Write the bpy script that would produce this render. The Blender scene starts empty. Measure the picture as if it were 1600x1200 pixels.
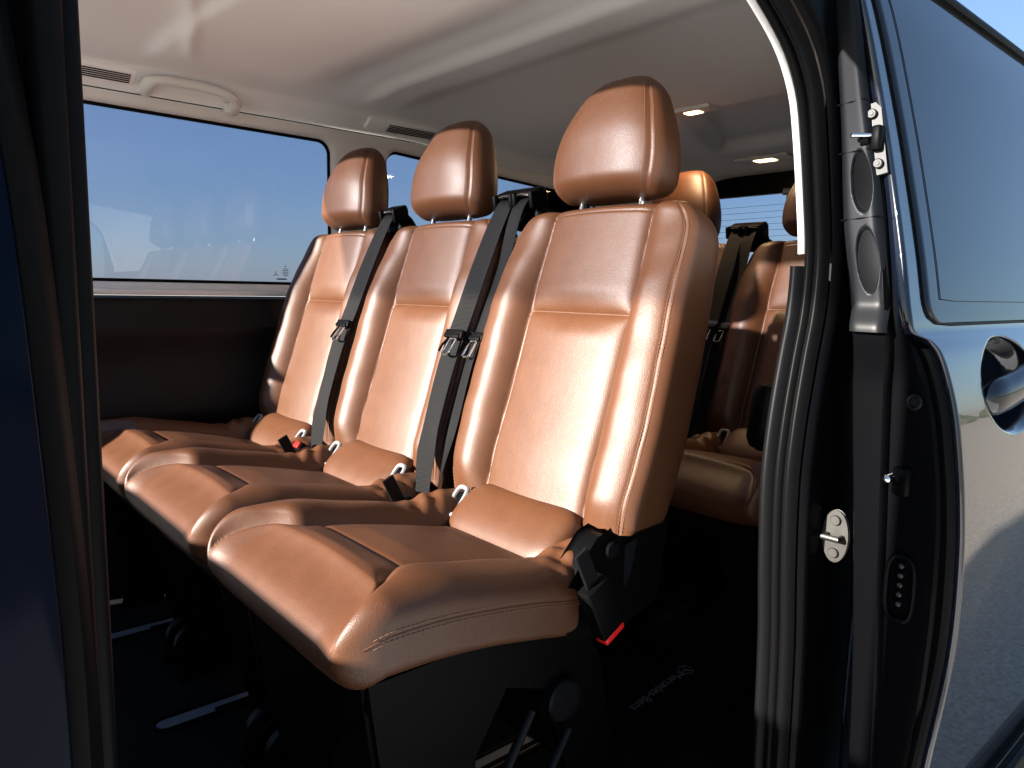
import bpy, math, random
from mathutils import Vector, Matrix
random.seed(7)
sc = bpy.context.scene
# ------------------------------------------------------------------ camera
W_, H_, FPX = 1600.0, 1200.0, 1144.0
cam_d = bpy.data.cameras.new('camera'); cam = bpy.data.objects.new('camera', cam_d)
sc.collection.objects.link(cam)
Rw = Matrix(((0.7559394, 0.0682911, -0.65106985), (-0.65436081, 0.10795027, -0.74843748), (0.01917155, 0.99180798, 0.12629088)))
cam.matrix_world = Matrix.Translation((0, 0, 0.9)) @ Rw.to_4x4()
cam_d.sensor_width = 36; cam_d.lens = 36 * FPX / W_; cam_d.clip_start = 0.02; cam_d.clip_end = 3000
sc.camera = cam
# ------------------------------------------------------------------ sky, sun, exposure
SUN = Vector((-0.92, 0.215, 0.285)).normalized()
elev = math.asin(SUN.z); azim = math.atan2(SUN.x, SUN.y)
world = bpy.data.worlds.new('World'); sc.world = world; world.use_nodes = True
wt = world.node_tree; bg = wt.nodes['Background']
sky = wt.nodes.new('ShaderNodeTexSky'); sky.sky_type = 'NISHITA'; sky.sun_disc = False
sky.sun_elevation = elev; sky.sun_rotation = azim; sky.air_density = 1.0; sky.dust_density = 0.3; sky.ozone_density = 3.5
smx = wt.nodes.new('ShaderNodeMix'); smx.data_type = 'RGBA'; smx.inputs['Factor'].default_value = 0.55   # thin even haze over the clear sky
smx.inputs['B'].default_value = (1.15, 1.75, 2.8, 1)
wt.links.new(sky.outputs[0], smx.inputs['A']); wt.links.new(smx.outputs['Result'], bg.inputs[0]); bg.inputs[1].default_value = 0.05
sun_d = bpy.data.lights.new('sun', 'SUN'); sun_d.energy = 5.0; sun_d.angle = math.radians(0.9); sun_d.color = (1.0, 0.93, 0.84)
sun = bpy.data.objects.new('sun', sun_d); sc.collection.objects.link(sun)
sun.rotation_euler = SUN.to_track_quat('Z', 'Y').to_euler()
sc.view_settings.view_transform = 'Standard'; sc.view_settings.look = 'None'
sc.view_settings.gamma = 1; sc.view_settings.use_curve_mapping = False; sc.view_settings.exposure = 2.45
sc.render.resolution_x = 1024; sc.render.resolution_y = 768
sc.render.engine = 'CYCLES'; sc.cycles.max_bounces = 10; sc.cycles.transparent_max_bounces = 12
sc.cycles.sample_clamp_indirect = 6

# ------------------------------------------------------------------ materials
def mat(name, col, rough=0.5, metal=0.0, spec=0.5, coat=0.0, coat_r=0.05, ior=None):
    m = bpy.data.materials.new(name); m.use_nodes = True
    b = m.node_tree.nodes['Principled BSDF']
    b.inputs['Base Color'].default_value = (*col, 1); b.inputs['Roughness'].default_value = rough
    b.inputs['Metallic'].default_value = metal; b.inputs['Specular IOR Level'].default_value = spec
    b.inputs['Coat Weight'].default_value = coat; b.inputs['Coat Roughness'].default_value = coat_r
    if ior: b.inputs['IOR'].default_value = ior
    return m
def N(m, t, **k):
    n = m.node_tree.nodes.new(t)
    for a, v in k.items():
        if a.startswith('i_'):
            n.inputs[a[2:].replace('_', ' ')].default_value = v
        else: setattr(n, a, v)
    return n
def L(m, a, b): m.node_tree.links.new(a, b)
def bump(m, kind='noise', scale=400, strength=0.1, dist=0.001, vary=0.0, vscale=8):
    b = m.node_tree.nodes['Principled BSDF']
    tc = N(m, 'ShaderNodeTexCoord')
    if kind == 'noise':
        t = N(m, 'ShaderNodeTexNoise'); t.inputs['Detail'].default_value = 4
        out = t.outputs['Fac']
    else:
        t = N(m, 'ShaderNodeTexVoronoi'); t.feature = 'DISTANCE_TO_EDGE'; out = t.outputs['Distance']
    t.inputs['Scale'].default_value = scale
    L(m, tc.outputs['Object'], t.inputs['Vector'])
    bp = N(m, 'ShaderNodeBump'); bp.inputs['Strength'].default_value = strength; bp.inputs['Distance'].default_value = dist
    L(m, out, bp.inputs['Height']); L(m, bp.outputs[0], b.inputs['Normal'])
    if vary:
        n2 = N(m, 'ShaderNodeTexNoise'); n2.inputs['Scale'].default_value = vscale; n2.inputs['Detail'].default_value = 5
        L(m, tc.outputs['Object'], n2.inputs['Vector'])
        c = b.inputs['Base Color'].default_value[:3]
        mx = N(m, 'ShaderNodeMix', data_type='RGBA')
        mx.inputs['A'].default_value = (*[x * (1 - vary) for x in c], 1); mx.inputs['B'].default_value = (*[min(1, x * (1 + vary)) for x in c], 1)
        L(m, n2.outputs['Fac'], mx.inputs['Factor']); L(m, mx.outputs['Result'], b.inputs['Base Color'])
        mr = N(m, 'ShaderNodeMapRange'); r = b.inputs['Roughness'].default_value
        mr.inputs['To Min'].default_value = r - 0.06; mr.inputs['To Max'].default_value = r + 0.06
        L(m, n2.outputs['Fac'], mr.inputs['Value']); L(m, mr.outputs[0], b.inputs['Roughness'])
    return m
LEATHER = mat('tan_leather', (0.112, 0.0435, 0.0155), 0.5, spec=0.52)
def leather(m):
    b = m.node_tree.nodes['Principled BSDF']; tc = N(m, 'ShaderNodeTexCoord'); oi = N(m, 'ShaderNodeObjectInfo')
    ad = N(m, 'ShaderNodeVectorMath', operation='ADD'); L(m, tc.outputs['Object'], ad.inputs[0]); L(m, oi.outputs['Random'], ad.inputs[1])
    v = N(m, 'ShaderNodeTexVoronoi'); v.feature = 'DISTANCE_TO_EDGE'; v.inputs['Scale'].default_value = 330; L(m, tc.outputs['Object'], v.inputs['Vector'])
    n1 = N(m, 'ShaderNodeTexNoise'); n1.inputs['Scale'].default_value = 26; n1.inputs['Detail'].default_value = 7; n1.inputs['Roughness'].default_value = .62; L(m, ad.outputs[0], n1.inputs['Vector'])
    n2 = N(m, 'ShaderNodeTexNoise'); n2.inputs['Scale'].default_value = 5; n2.inputs['Detail'].default_value = 4; L(m, ad.outputs[0], n2.inputs['Vector'])
    b1 = N(m, 'ShaderNodeBump'); b1.inputs['Strength'].default_value = .35; b1.inputs['Distance'].default_value = .0011; L(m, v.outputs['Distance'], b1.inputs['Height'])
    b2 = N(m, 'ShaderNodeBump'); b2.inputs['Strength'].default_value = .10; b2.inputs['Distance'].default_value = .004; L(m, n1.outputs['Fac'], b2.inputs['Height']); L(m, b1.outputs[0], b2.inputs['Normal'])
    b3 = N(m, 'ShaderNodeBump'); b3.inputs['Strength'].default_value = .22; b3.inputs['Distance'].default_value = .012; L(m, n2.outputs['Fac'], b3.inputs['Height']); L(m, b2.outputs[0], b3.inputs['Normal'])
    L(m, b3.outputs[0], b.inputs['Normal'])
    mx = N(m, 'ShaderNodeMix', data_type='RGBA'); mx.inputs['A'].default_value = (.056, .0182, .0050, 1); mx.inputs['B'].default_value = (.081, .0268, .0074, 1)
    L(m, n1.outputs['Fac'], mx.inputs['Factor']); L(m, mx.outputs['Result'], b.inputs['Base Color'])
    mr = N(m, 'ShaderNodeMapRange'); mr.inputs['To Min'].default_value = .45; mr.inputs['To Max'].default_value = .56; L(m, n1.outputs['Fac'], mr.inputs['Value']); L(m, mr.outputs[0], b.inputs['Roughness'])
leather(LEATHER)
THREAD = mat('thread', (0.15, 0.07, 0.035), 0.7)
WEB = mat('belt_webbing', (0.003, 0.003, 0.0035), 0.6, spec=0.15)
def web_weave(m):
    b = m.node_tree.nodes['Principled BSDF']; tc = N(m, 'ShaderNodeTexCoord')
    w = N(m, 'ShaderNodeTexWave'); w.bands_direction = 'Z'; w.inputs['Scale'].default_value = 120; w.inputs['Distortion'].default_value = 0.6
    L(m, tc.outputs['Object'], w.inputs['Vector'])
    w2 = N(m, 'ShaderNodeTexWave'); w2.bands_direction = 'Y'; w2.inputs['Scale'].default_value = 160
    L(m, tc.outputs['Object'], w2.inputs['Vector'])
    mm = N(m, 'ShaderNodeMath', operation='ADD'); L(m, w.outputs['Fac'], mm.inputs[0]); L(m, w2.outputs['Fac'], mm.inputs[1])
    bp = N(m, 'ShaderNodeBump'); bp.inputs['Strength'].default_value = 0.5; bp.inputs['Distance'].default_value = 0.0008
    L(m, mm.outputs[0], bp.inputs['Height']); L(m, bp.outputs[0], b.inputs['Normal'])
web_weave(WEB)
PLAST = bump(mat('black_plastic', (0.0015, 0.0015, 0.0017), 0.5, spec=0.06), 'noise', 700, 0.15, 0.0004)
GREYPL = bump(mat('dark_grey_plastic', (0.003, 0.0032, 0.0036), 0.45, spec=0.12), 'noise', 700, 0.15, 0.0004)
SATIN = mat('satin_trim', (0.006, 0.0068, 0.008), 0.38, spec=0.12)
CHROME = mat('chrome', (0.75, 0.75, 0.76), 0.12, 1.0)
STEEL = bump(mat('galvanised_steel', (0.06, 0.058, 0.055), 0.5, 1.0), 'noise', 90, 0.2, 0.0005, 0.15, 60)
RED = mat('red_plastic', (0.55, 0.01, 0.008), 0.35)
RUBBER = mat('black_rubber', (0.003, 0.003, 0.0032), 0.42, spec=0.05)
LINER = bump(mat('headliner_cloth', (0.90, 0.89, 0.87), 0.85, spec=0.2), 'noise', 900, 0.2, 0.0006, 0.02, 3)
TRIMW = bump(mat('pale_trim', (0.72, 0.70, 0.66), 0.5), 'noise', 800, 0.1, 0.0004)
TRIMG = mat('pale_grey_trim', (0.16, 0.16, 0.165), 0.4)
TRIMD = bump(mat('dark_door_card', (0.008, 0.006, 0.0055), 0.6, spec=0.25), 'noise', 600, 0.2, 0.0005, 0.1, 5)
CARPET = bump(mat('black_carpet', (0.003, 0.0031, 0.0033), 0.95, spec=0.15), 'noise', 350, 0.8, 0.003, 0.4, 120)
PAINT = mat('black_blue_paint', (0.004, 0.006, 0.012), 0.25, spec=0.5, coat=1.0, coat_r=0.015, ior=1.3)
PAINT.node_tree.nodes['Principled BSDF'].inputs['Coat IOR'].default_value = 1.5
PAINT_IN = mat('inner_paint', (0.0015, 0.0016, 0.002), 0.25, spec=0.04)
DARKR = mat('matt_black_trim', (0.003, 0.003, 0.0035), 0.5, spec=0.1)
WHITE = mat('print_white', (0.14, 0.14, 0.15), 0.7, spec=.1)
INK = mat('glass_print', (0.05, 0.06, 0.08), 0.6)
ALU = mat('aluminium_rail', (0.28, 0.30, 0.33), 0.35, 0.5)
def glass(name, tint, ior=1.45, refl=1.0):
    m = bpy.data.materials.new(name); m.use_nodes = True; nt = m.node_tree
    for n in list(nt.nodes): nt.nodes.remove(n)
    o = N(m, 'ShaderNodeOutputMaterial'); t = N(m, 'ShaderNodeBsdfTransparent'); g = N(m, 'ShaderNodeBsdfGlossy')
    t.inputs[0].default_value = (*tint, 1); g.inputs['Roughness'].default_value = 0.0; g.inputs[0].default_value = (refl, refl, refl, 1)
    f = N(m, 'ShaderNodeFresnel'); f.inputs[0].default_value = ior
    x = N(m, 'ShaderNodeMixShader'); L(m, f.outputs[0], x.inputs[0]); L(m, t.outputs[0], x.inputs[1]); L(m, g.outputs[0], x.inputs[2])
    L(m, x.outputs[0], o.inputs[0]); return m
GLASS = glass('tinted_glass', (0.66, 0.68, 0.75))
DARKGLASS = mat('privacy_glass', (0.006, 0.008, 0.012), 0.02, spec=0.5, ior=1.45)

# ------------------------------------------------------------------ helpers
COL = sc.collection
def mesh_obj(name, verts, faces, m, parent=None, smooth=True):
    me = bpy.data.meshes.new(name); me.from_pydata([tuple(v) for v in verts], [], faces); me.update()
    if m: me.materials.append(m)
    if smooth:
        for p in me.polygons: p.use_smooth = True
    o = bpy.data.objects.new(name, me); COL.objects.link(o)
    if parent: o.parent = parent
    return o
def empty(name, loc=(0, 0, 0)):
    o = bpy.data.objects.new(name, None); o.location = loc; o.empty_display_size = 0.1; COL.objects.link(o); return o
def tag(o, label=None, cat=None, group=None, kind=None):
    if label: o['label'] = label
    if cat: o['category'] = cat
    if group: o['group'] = group
    if kind: o['kind'] = kind
    return o
def grid_faces(nr, nc, close=False, flip=False):
    f = []
    for i in range(nr - 1):
        for j in range(nc if close else nc - 1):
            a = i * nc + j; b = i * nc + (j + 1) % nc; c = (i + 1) * nc + (j + 1) % nc; d = (i + 1) * nc + j
            f.append((a, d, c, b) if flip else (a, b, c, d))
    return f
class MB:
    def __init__(s): s.v = []; s.f = []
    def add(s, vs, fs):
        o = len(s.v); s.v += [Vector(v) for v in vs]; s.f += [tuple(i + o for i in f) for f in fs]; return s
    def box(s, c, size, rot=None, bev=0.0):
        hx, hy, hz = [q / 2 for q in size]; R = rot or Matrix.Identity(3); c = Vector(c)
        if bev <= 0:
            P = [Vector((x, y, z)) for x in (-hx, hx) for y in (-hy, hy) for z in (-hz, hz)]
            F = [(0, 1, 3, 2), (4, 6, 7, 5), (0, 4, 5, 1), (2, 3, 7, 6), (0, 2, 6, 4), (1, 5, 7, 3)]
            return s.add([c + R @ p for p in P], F)
        b = min(bev, hx * .9, hy * .9, hz * .9); rows = []
        for (z, k) in ((-hz, 1), (-hz + b * .3, .3), (-hz + b, 0), (hz - b, 0), (hz - b * .3, .3), (hz, 1)):
            X = hx - b * k; Y = hy - b * k; r = b; ring = []
            for (sx, sy, a0) in ((1, 1, 0), (-1, 1, 90), (-1, -1, 180), (1, -1, 270)):
                for q in range(4):
                    a = math.radians(a0 + q * 30)
                    rr = r * (1 - .6 * k)
                    ring.append(Vector((sx * (X - rr) + rr * math.cos(a), sy * (Y - rr) + rr * math.sin(a), z)))
            rows.append(ring)
        n = 16; P = [c + R @ p for r in rows for p in r]; F = grid_faces(6, n, True)
        F.append(tuple(range(n))[::-1]); F.append(tuple(5 * n + i for i in range(n)))
        return s.add(P, F)
    def tube(s, pts, r, n=10, closed=False):
        pts = [Vector(p) for p in pts]; m = len(pts); rings = []
        up = None
        for i, p in enumerate(pts):
            if closed: t = pts[(i + 1) % m] - pts[i - 1]
            else: t = pts[min(i + 1, m - 1)] - pts[max(i - 1, 0)]
            t.normalize()
            if up is None:
                up = Vector((0, 0, 1)) if abs(t.z) < .9 else Vector((0, 1, 0))
            a = t.cross(up).normalized(); b = a.cross(t).normalized(); up = b
            rr = r[i] if isinstance(r, (list, tuple)) else r
            rings += [p + (a * math.cos(2 * math.pi * k / n) + b * math.sin(2 * math.pi * k / n)) * rr for k in range(n)]
        F = grid_faces(m, n, True)
        if closed:
            for j in range(n): F.append(((m - 1) * n + j, (m - 1) * n + (j + 1) % n, (j + 1) % n, j))
        else:
            F.append(tuple(range(n))[::-1]); F.append(tuple((m - 1) * n + i for i in range(n)))
        return s.add(rings, F)
    def disc(s, c, axis, r, h, n=28, bev=0.2):
        axis = Vector(axis).normalized(); c = Vector(c); u = axis.orthogonal().normalized(); w = axis.cross(u)
        P = []; prof = [(r, 0), (r, h * (1 - bev)), (r - h * bev, h)]
        for (rr, hh) in prof: P += [c + axis * hh + (u * math.cos(2 * math.pi * k / n) + w * math.sin(2 * math.pi * k / n)) * rr for k in range(n)]
        F = grid_faces(3, n, True); F.append(tuple(2 * n + i for i in range(n))); F.append(tuple(range(n))[::-1])
        return s.add(P, F)
    def prism(s, poly, y0, y1, ax='y'):
        def mk(a, b, t): return {'y': (a, t, b), 'x': (t, a, b), 'z': (a, b, t)}[ax]
        n = len(poly); P = [mk(a, b, y0) for a, b in poly] + [mk(a, b, y1) for a, b in poly]
        F = [tuple(range(n)), tuple(range(2 * n - 1, n - 1, -1))] + [(i, (i + 1) % n, n + (i + 1) % n, n + i) for i in range(n)]
        return s.add(P, F)
    def build(s, name, m, parent=None, smooth=False, bevel=0.0):
        o = mesh_obj(name, s.v, s.f, m, parent, smooth)
        if bevel:
            b = o.modifiers.new('bevel', 'BEVEL'); b.width = bevel; b.segments = 3; b.limit_method = 'ANGLE'; b.angle_limit = math.radians(35)
            for p in o.data.polygons: p.use_smooth = True
        if smooth or bevel:
            o.data.set_sharp_from_angle(angle=math.radians(40))
        return o
def lerp_tab(tab, t):
    # tab: list of (t, v...) ascending, catmull-ish smooth interpolation
    if t <= tab[0][0]: return tab[0][1:]
    if t >= tab[-1][0]: return tab[-1][1:]
    for i in range(len(tab) - 1):
        a, b = tab[i], tab[i + 1]
        if a[0] <= t <= b[0]:
            u = (t - a[0]) / (b[0] - a[0]); out = []
            p = tab[i - 1] if i > 0 else a; q = tab[i + 2] if i + 2 < len(tab) else b
            for k in range(1, len(a)):
                ma = (b[k] - p[k]) / (b[0] - p[0]) if b[0] != p[0] else 0; mb = (q[k] - a[k]) / (q[0] - a[0])
                h = b[0] - a[0]
                out.append((2*u**3-3*u**2+1)*a[k] + (u**3-2*u**2+u)*h*ma + (-2*u**3+3*u**2)*b[k] + (u**3-u**2)*h*mb)
            return tuple(out)
def sstep(a, b, x):
    t = max(0.0, min(1.0, (x - a) / (b - a))); return t * t * (3 - 2 * t)
def spline(pts, n):
    pts = [Vector(p) for p in pts]; tab = []; t = 0
    for i, p in enumerate(pts):
        if i: t += (p - pts[i - 1]).length
        tab.append((t, *p))
    return [Vector(lerp_tab(tab, t * i / (n - 1))) for i in range(n)]

# ================================================================== SEATS
def superell(n, K, front_w=2.4):
    M = 4000; pts = []
    for i in range(M):
        th = 2 * math.pi * i / M; c = math.cos(th); s_ = math.sin(th); r = (abs(c) ** n + abs(s_) ** n) ** (-1 / n)
        pts.append((r * c, r * s_))
    cum = [0.0]
    for i in range(M):
        a = pts[i]; b = pts[(i + 1) % M]
        dl = math.hypot((b[0] - a[0]), (b[1] - a[1]) * 0.3)
        if (a[1] + b[1]) > 0: dl *= front_w
        cum.append(cum[-1] + dl)
    out = []; j = 0
    for k in range(K):
        t = cum[-1] * k / K
        while cum[j + 1] < t: j += 1
        out.append(pts[j])
    return out
def pad(name, P, s_list, wfun, tf, tb, disp, ell, K=300):
    """closed upholstered pad; P(u,s,d) maps section coords to space"""
    sec = superell(ell, K); V = []
    for s in s_list:
        w, kf, kb = wfun(s)
        for (a, b) in sec:
            u = a * w
            if b >= 0: d = b * tf(s) * kf + disp(u, s, w) * (b ** 0.5) * kf
            else: d = b * tb(s) * kb
            V.append(P(u, s, d))
    F = grid_faces(len(s_list), K, True)
    n = len(s_list)
    F.append(tuple(range(K))[::-1]); F.append(tuple((n - 1) * K + i for i in range(K)))
    return V, F
def stitch(mb, pts, nrm, off=0.0007, dash=0.0045, gap=0.0028, r=0.00055):
    """dashes along a path (list of points) lying just proud of the surface"""
    acc = 0; 
    L_ = [0]
    for i in range(1, len(pts)): L_.append(L_[-1] + (pts[i] - pts[i-1]).length)
    def at(t):
        for i in range(1, len(L_)):
            if L_[i] >= t:
                u = (t - L_[i-1]) / max(1e-9, L_[i] - L_[i-1]); return pts[i-1].lerp(pts[i], u), nrm[i-1].lerp(nrm[i], u).normalized(), (pts[i]-pts[i-1]).normalized()
        return pts[-1], nrm[-1], (pts[-1]-pts[-2]).normalized()
    t = 0
    while t + dash < L_[-1]:
        p, n, d = at(t + dash / 2); b = n.cross(d).normalized()
        R = Matrix((d, b, n)).transposed()
        mb.box(p + n * off, (dash, r * 2, r * 2), R)
        t += dash + gap
    return mb
def nonuni(a, b, n, dense):
    """n samples a..b denser round values in dense"""
    M = 3000; cum = [0]
    for i in range(M):
        x = a + (b - a) * (i + .5) / M; w = 1 + sum(4 * math.exp(-((x - c) / s_) ** 2) for c, s_ in dense)
        cum.append(cum[-1] + w)
    out = []; j = 0
    for k in range(n):
        t = cum[-1] * k / (n - 1)
        while j < M - 1 and cum[j + 1] < t: j += 1
        out.append(a + (b - a) * (j + (t - cum[j]) / (cum[j + 1] - cum[j])) / M)
    return out

PH = 0.131  # half width of the centre panel
# --- backrest
BLv = Vector((0.293, 0, 0.956)); BN = Vector((-0.956, 0, 0.293)); BF = Vector((0.868, 0, 0.468))
BT = 0.034
BO = BF - BN * (BT + 0.004)
SB = 0.630
def BP(u, s, d): return BO + BLv * s + Vector((0, u, 0)) + BN * d
def b_w(s):
    (w,) = lerp_tab([(0, .232), (.08, .243), (.2, .250), (.33, .247), (.45, .240), (.55, .231), (.630, .216)], s)
    R = .07; q = max(0, (s - (SB - R)) / R); q = min(q, 1); w -= R * .72 * (1 - math.sqrt(max(0, 1 - q * q)))
    R2 = .03; k = min(1, max(0, (s - (SB - R2)) / R2)); kf = math.sqrt(max(0.0, 1 - k ** 2.4)) 
    R3 = .025; k2 = min(1, max(0, (R3 - s) / R3)); kb = math.sqrt(max(0, 1 - k2 ** 2.2)); w -= .012 * (1 - kb)
    kk = max(.02, kf * kb); return w, kk, kk
def b_tf(s): return BT
def b_tb(s): return .088 - .006 * sstep(.3, .6, s)
def b_g(s): return PH - .006 * sstep(.45, .6, s) + .02 * sstep(.05, 0, s)
def b_disp(u, s, w):
    a = abs(u); g = b_g(s)
    H = .040 * sstep(0, .10, s) * (1 - .70 * sstep(.42, .6, s)) + .002
    d = 0; dist = abs(a - g); lam = .010
    if a < g:
        sd = abs(s - .415); dist2 = min(dist, sd)
        top = SB - .020 - s
        d += -.012 + .012 * (1 - math.exp(-dist / lam)) * (1 - math.exp(-sd / .009)) + .011 * math.cos(math.pi / 2 * min(1, a / g)) * sstep(0, .05, sd)
        d += .006 * math.exp(-((s - .13) / .08) ** 2)
    else:
        t = min(1, (a - g) / max(.01, w - g)); bumpv = math.sin(math.pi * min(1, t ** .62)) if t < 1 else 0
        prof = 1 - (1 - min(1, t / .46)) ** 2 if t < .46 else 1 - .45 * ((t - .46) / .54) ** 2.6
        d += -.010 + H * prof * .95 + .008 * (1 - math.exp(-dist / lam))
        d += .0012 * math.sin(s * 60 + u * 25) * math.sin(s * 23) * prof
    # piping crease near the outer corner seam
    d -= .0028 * math.exp(-((a - (w - .018)) / .0022) ** 2)
    if a < g: d -= .0022 * math.exp(-((s - (SB - .022)) / .0022) ** 2)
    return d
# --- cushion  (s runs from rear to front)
XR, XF = .885, .378; SC = XR - XF
def c_top(s): return lerp_tab([(0, .475), (.06, .462), (.11, .462), (.2, .482), (.3, .503), (.38, .516), (.45, .519), (.53, .514)], s)[0]
CT = .040
def CP(u, s, d):
    drop = .016 * sstep(SC - .07, SC, s)
    sh = .066 * max(0, min(1, (d + .050) / .100)) ** 2.6 * sstep(.36, .50, s) * (1 - sstep(.15, .225, abs(u)))
    sh -= .010 * sstep(.0, -.05, d) * sstep(.42, .5, s) * -1
    return Vector((XR - s + sh, u, c_top(s) - CT - drop + d - .12 * sh))
def c_w(s):
    w = lerp_tab([(0, .225), (.05, .235), (.15, .246), (.35, .252), (.45, .250), (.513, .246)], s)[0]
    R = .080; q = min(1, max(0, (s - (SC - R)) / R)); w -= R * .50 * (1 - math.sqrt(max(0, 1 - q * q)))
    R2 = .050; k = min(1, max(0, (s - (SC - R2)) / R2)); kf = max(0, 1 - k ** 2.7) ** (1 / 2.7)
    k2 = min(1, max(0, (.02 - s) / .02)); kf *= math.sqrt(max(0, 1 - k2 ** 2))
    kf = max(.02, kf); return w, kf, kf
def c_tf(s): return CT
def c_tb(s): return .050 + .010 * sstep(.25, .45, s)
def c_g(s): return PH + .003 + .078 * sstep(.365, .497, s) ** 1.1
CS1, CS2 = XR - .795, XR - .538
def c_disp(u, s, w):
    a = abs(u); g = c_g(s); H = .025 * (1 - .25 * sstep(.34, .48, s)) + .022 * math.exp(-((s - .07) / .06) ** 2)
    dist = abs(a - g); lam = .010; d = 0
    if a < g:
        sd = min(abs(s - CS1), abs(s - CS2)); fade = 1
        d += -.013 + .013 * (1 - math.exp(-dist / lam)) - .0050 * math.exp(-sd / .0045) + .006 * math.cos(math.pi / 2 * min(1, a / g)) * sstep(0, .06, sd)
    else:
        t = min(1, (a - g) / max(.012, w - g))
        prof = 1 - (1 - min(1, t / .45)) ** 2 if t < .45 else 1 - .55 * ((t - .45) / .55) ** 3
        d += -.013 + H * prof + .012 * (1 - math.exp(-dist / lam))
        wr = math.exp(-((s - .10) / .045) ** 2)
        d += wr * prof * (.0034 * math.sin(s * 150 + a * 60) + .0022 * math.sin(s * 95 - a * 130 + 1))
        d += .001 * math.sin(s * 40 + a * 30) * prof
    return d
# --- headrest
HL = Vector((0.20, 0, 0.98)).normalized(); HN = Vector((-HL.z, 0, HL.x)); HO = Vector((1.086, 0, 1.074)); SH = .236
def HP(u, s, d): return HO + HL * s + Vector((0, u, 0)) + HN * (d + .012 * math.sin(math.pi * s / SH))
def h_w(s):
    w = lerp_tab([(0, .128), (.04, .138), (.085, .136), (.14, .119), (.19, .093), (.236, .066)], s)[0]
    R = .05; q = min(1, max(0, (s - (SH - R)) / R)); w -= .034 * (1 - math.sqrt(max(0, 1 - q * q)))
    kf = math.sqrt(max(0, 1 - q ** 2.3)); R3 = .035; k = min(1, max(0, (R3 - s) / R3)); kb = math.sqrt(max(0, 1 - k ** 2.3)); w -= .022 * (1 - kb)
    kk = max(.02, kf * kb); return w, kk, kk
def h_t(s): return .062 - .02 * sstep(.1, .24, s)
def h_disp(u, s, w):
    a = abs(u); g = w * .86
    return -.0035 * math.exp(-((a - g) / .0035) ** 2) + (.006 * (1 - (a / g) ** 2) if a < g else 0)

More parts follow.
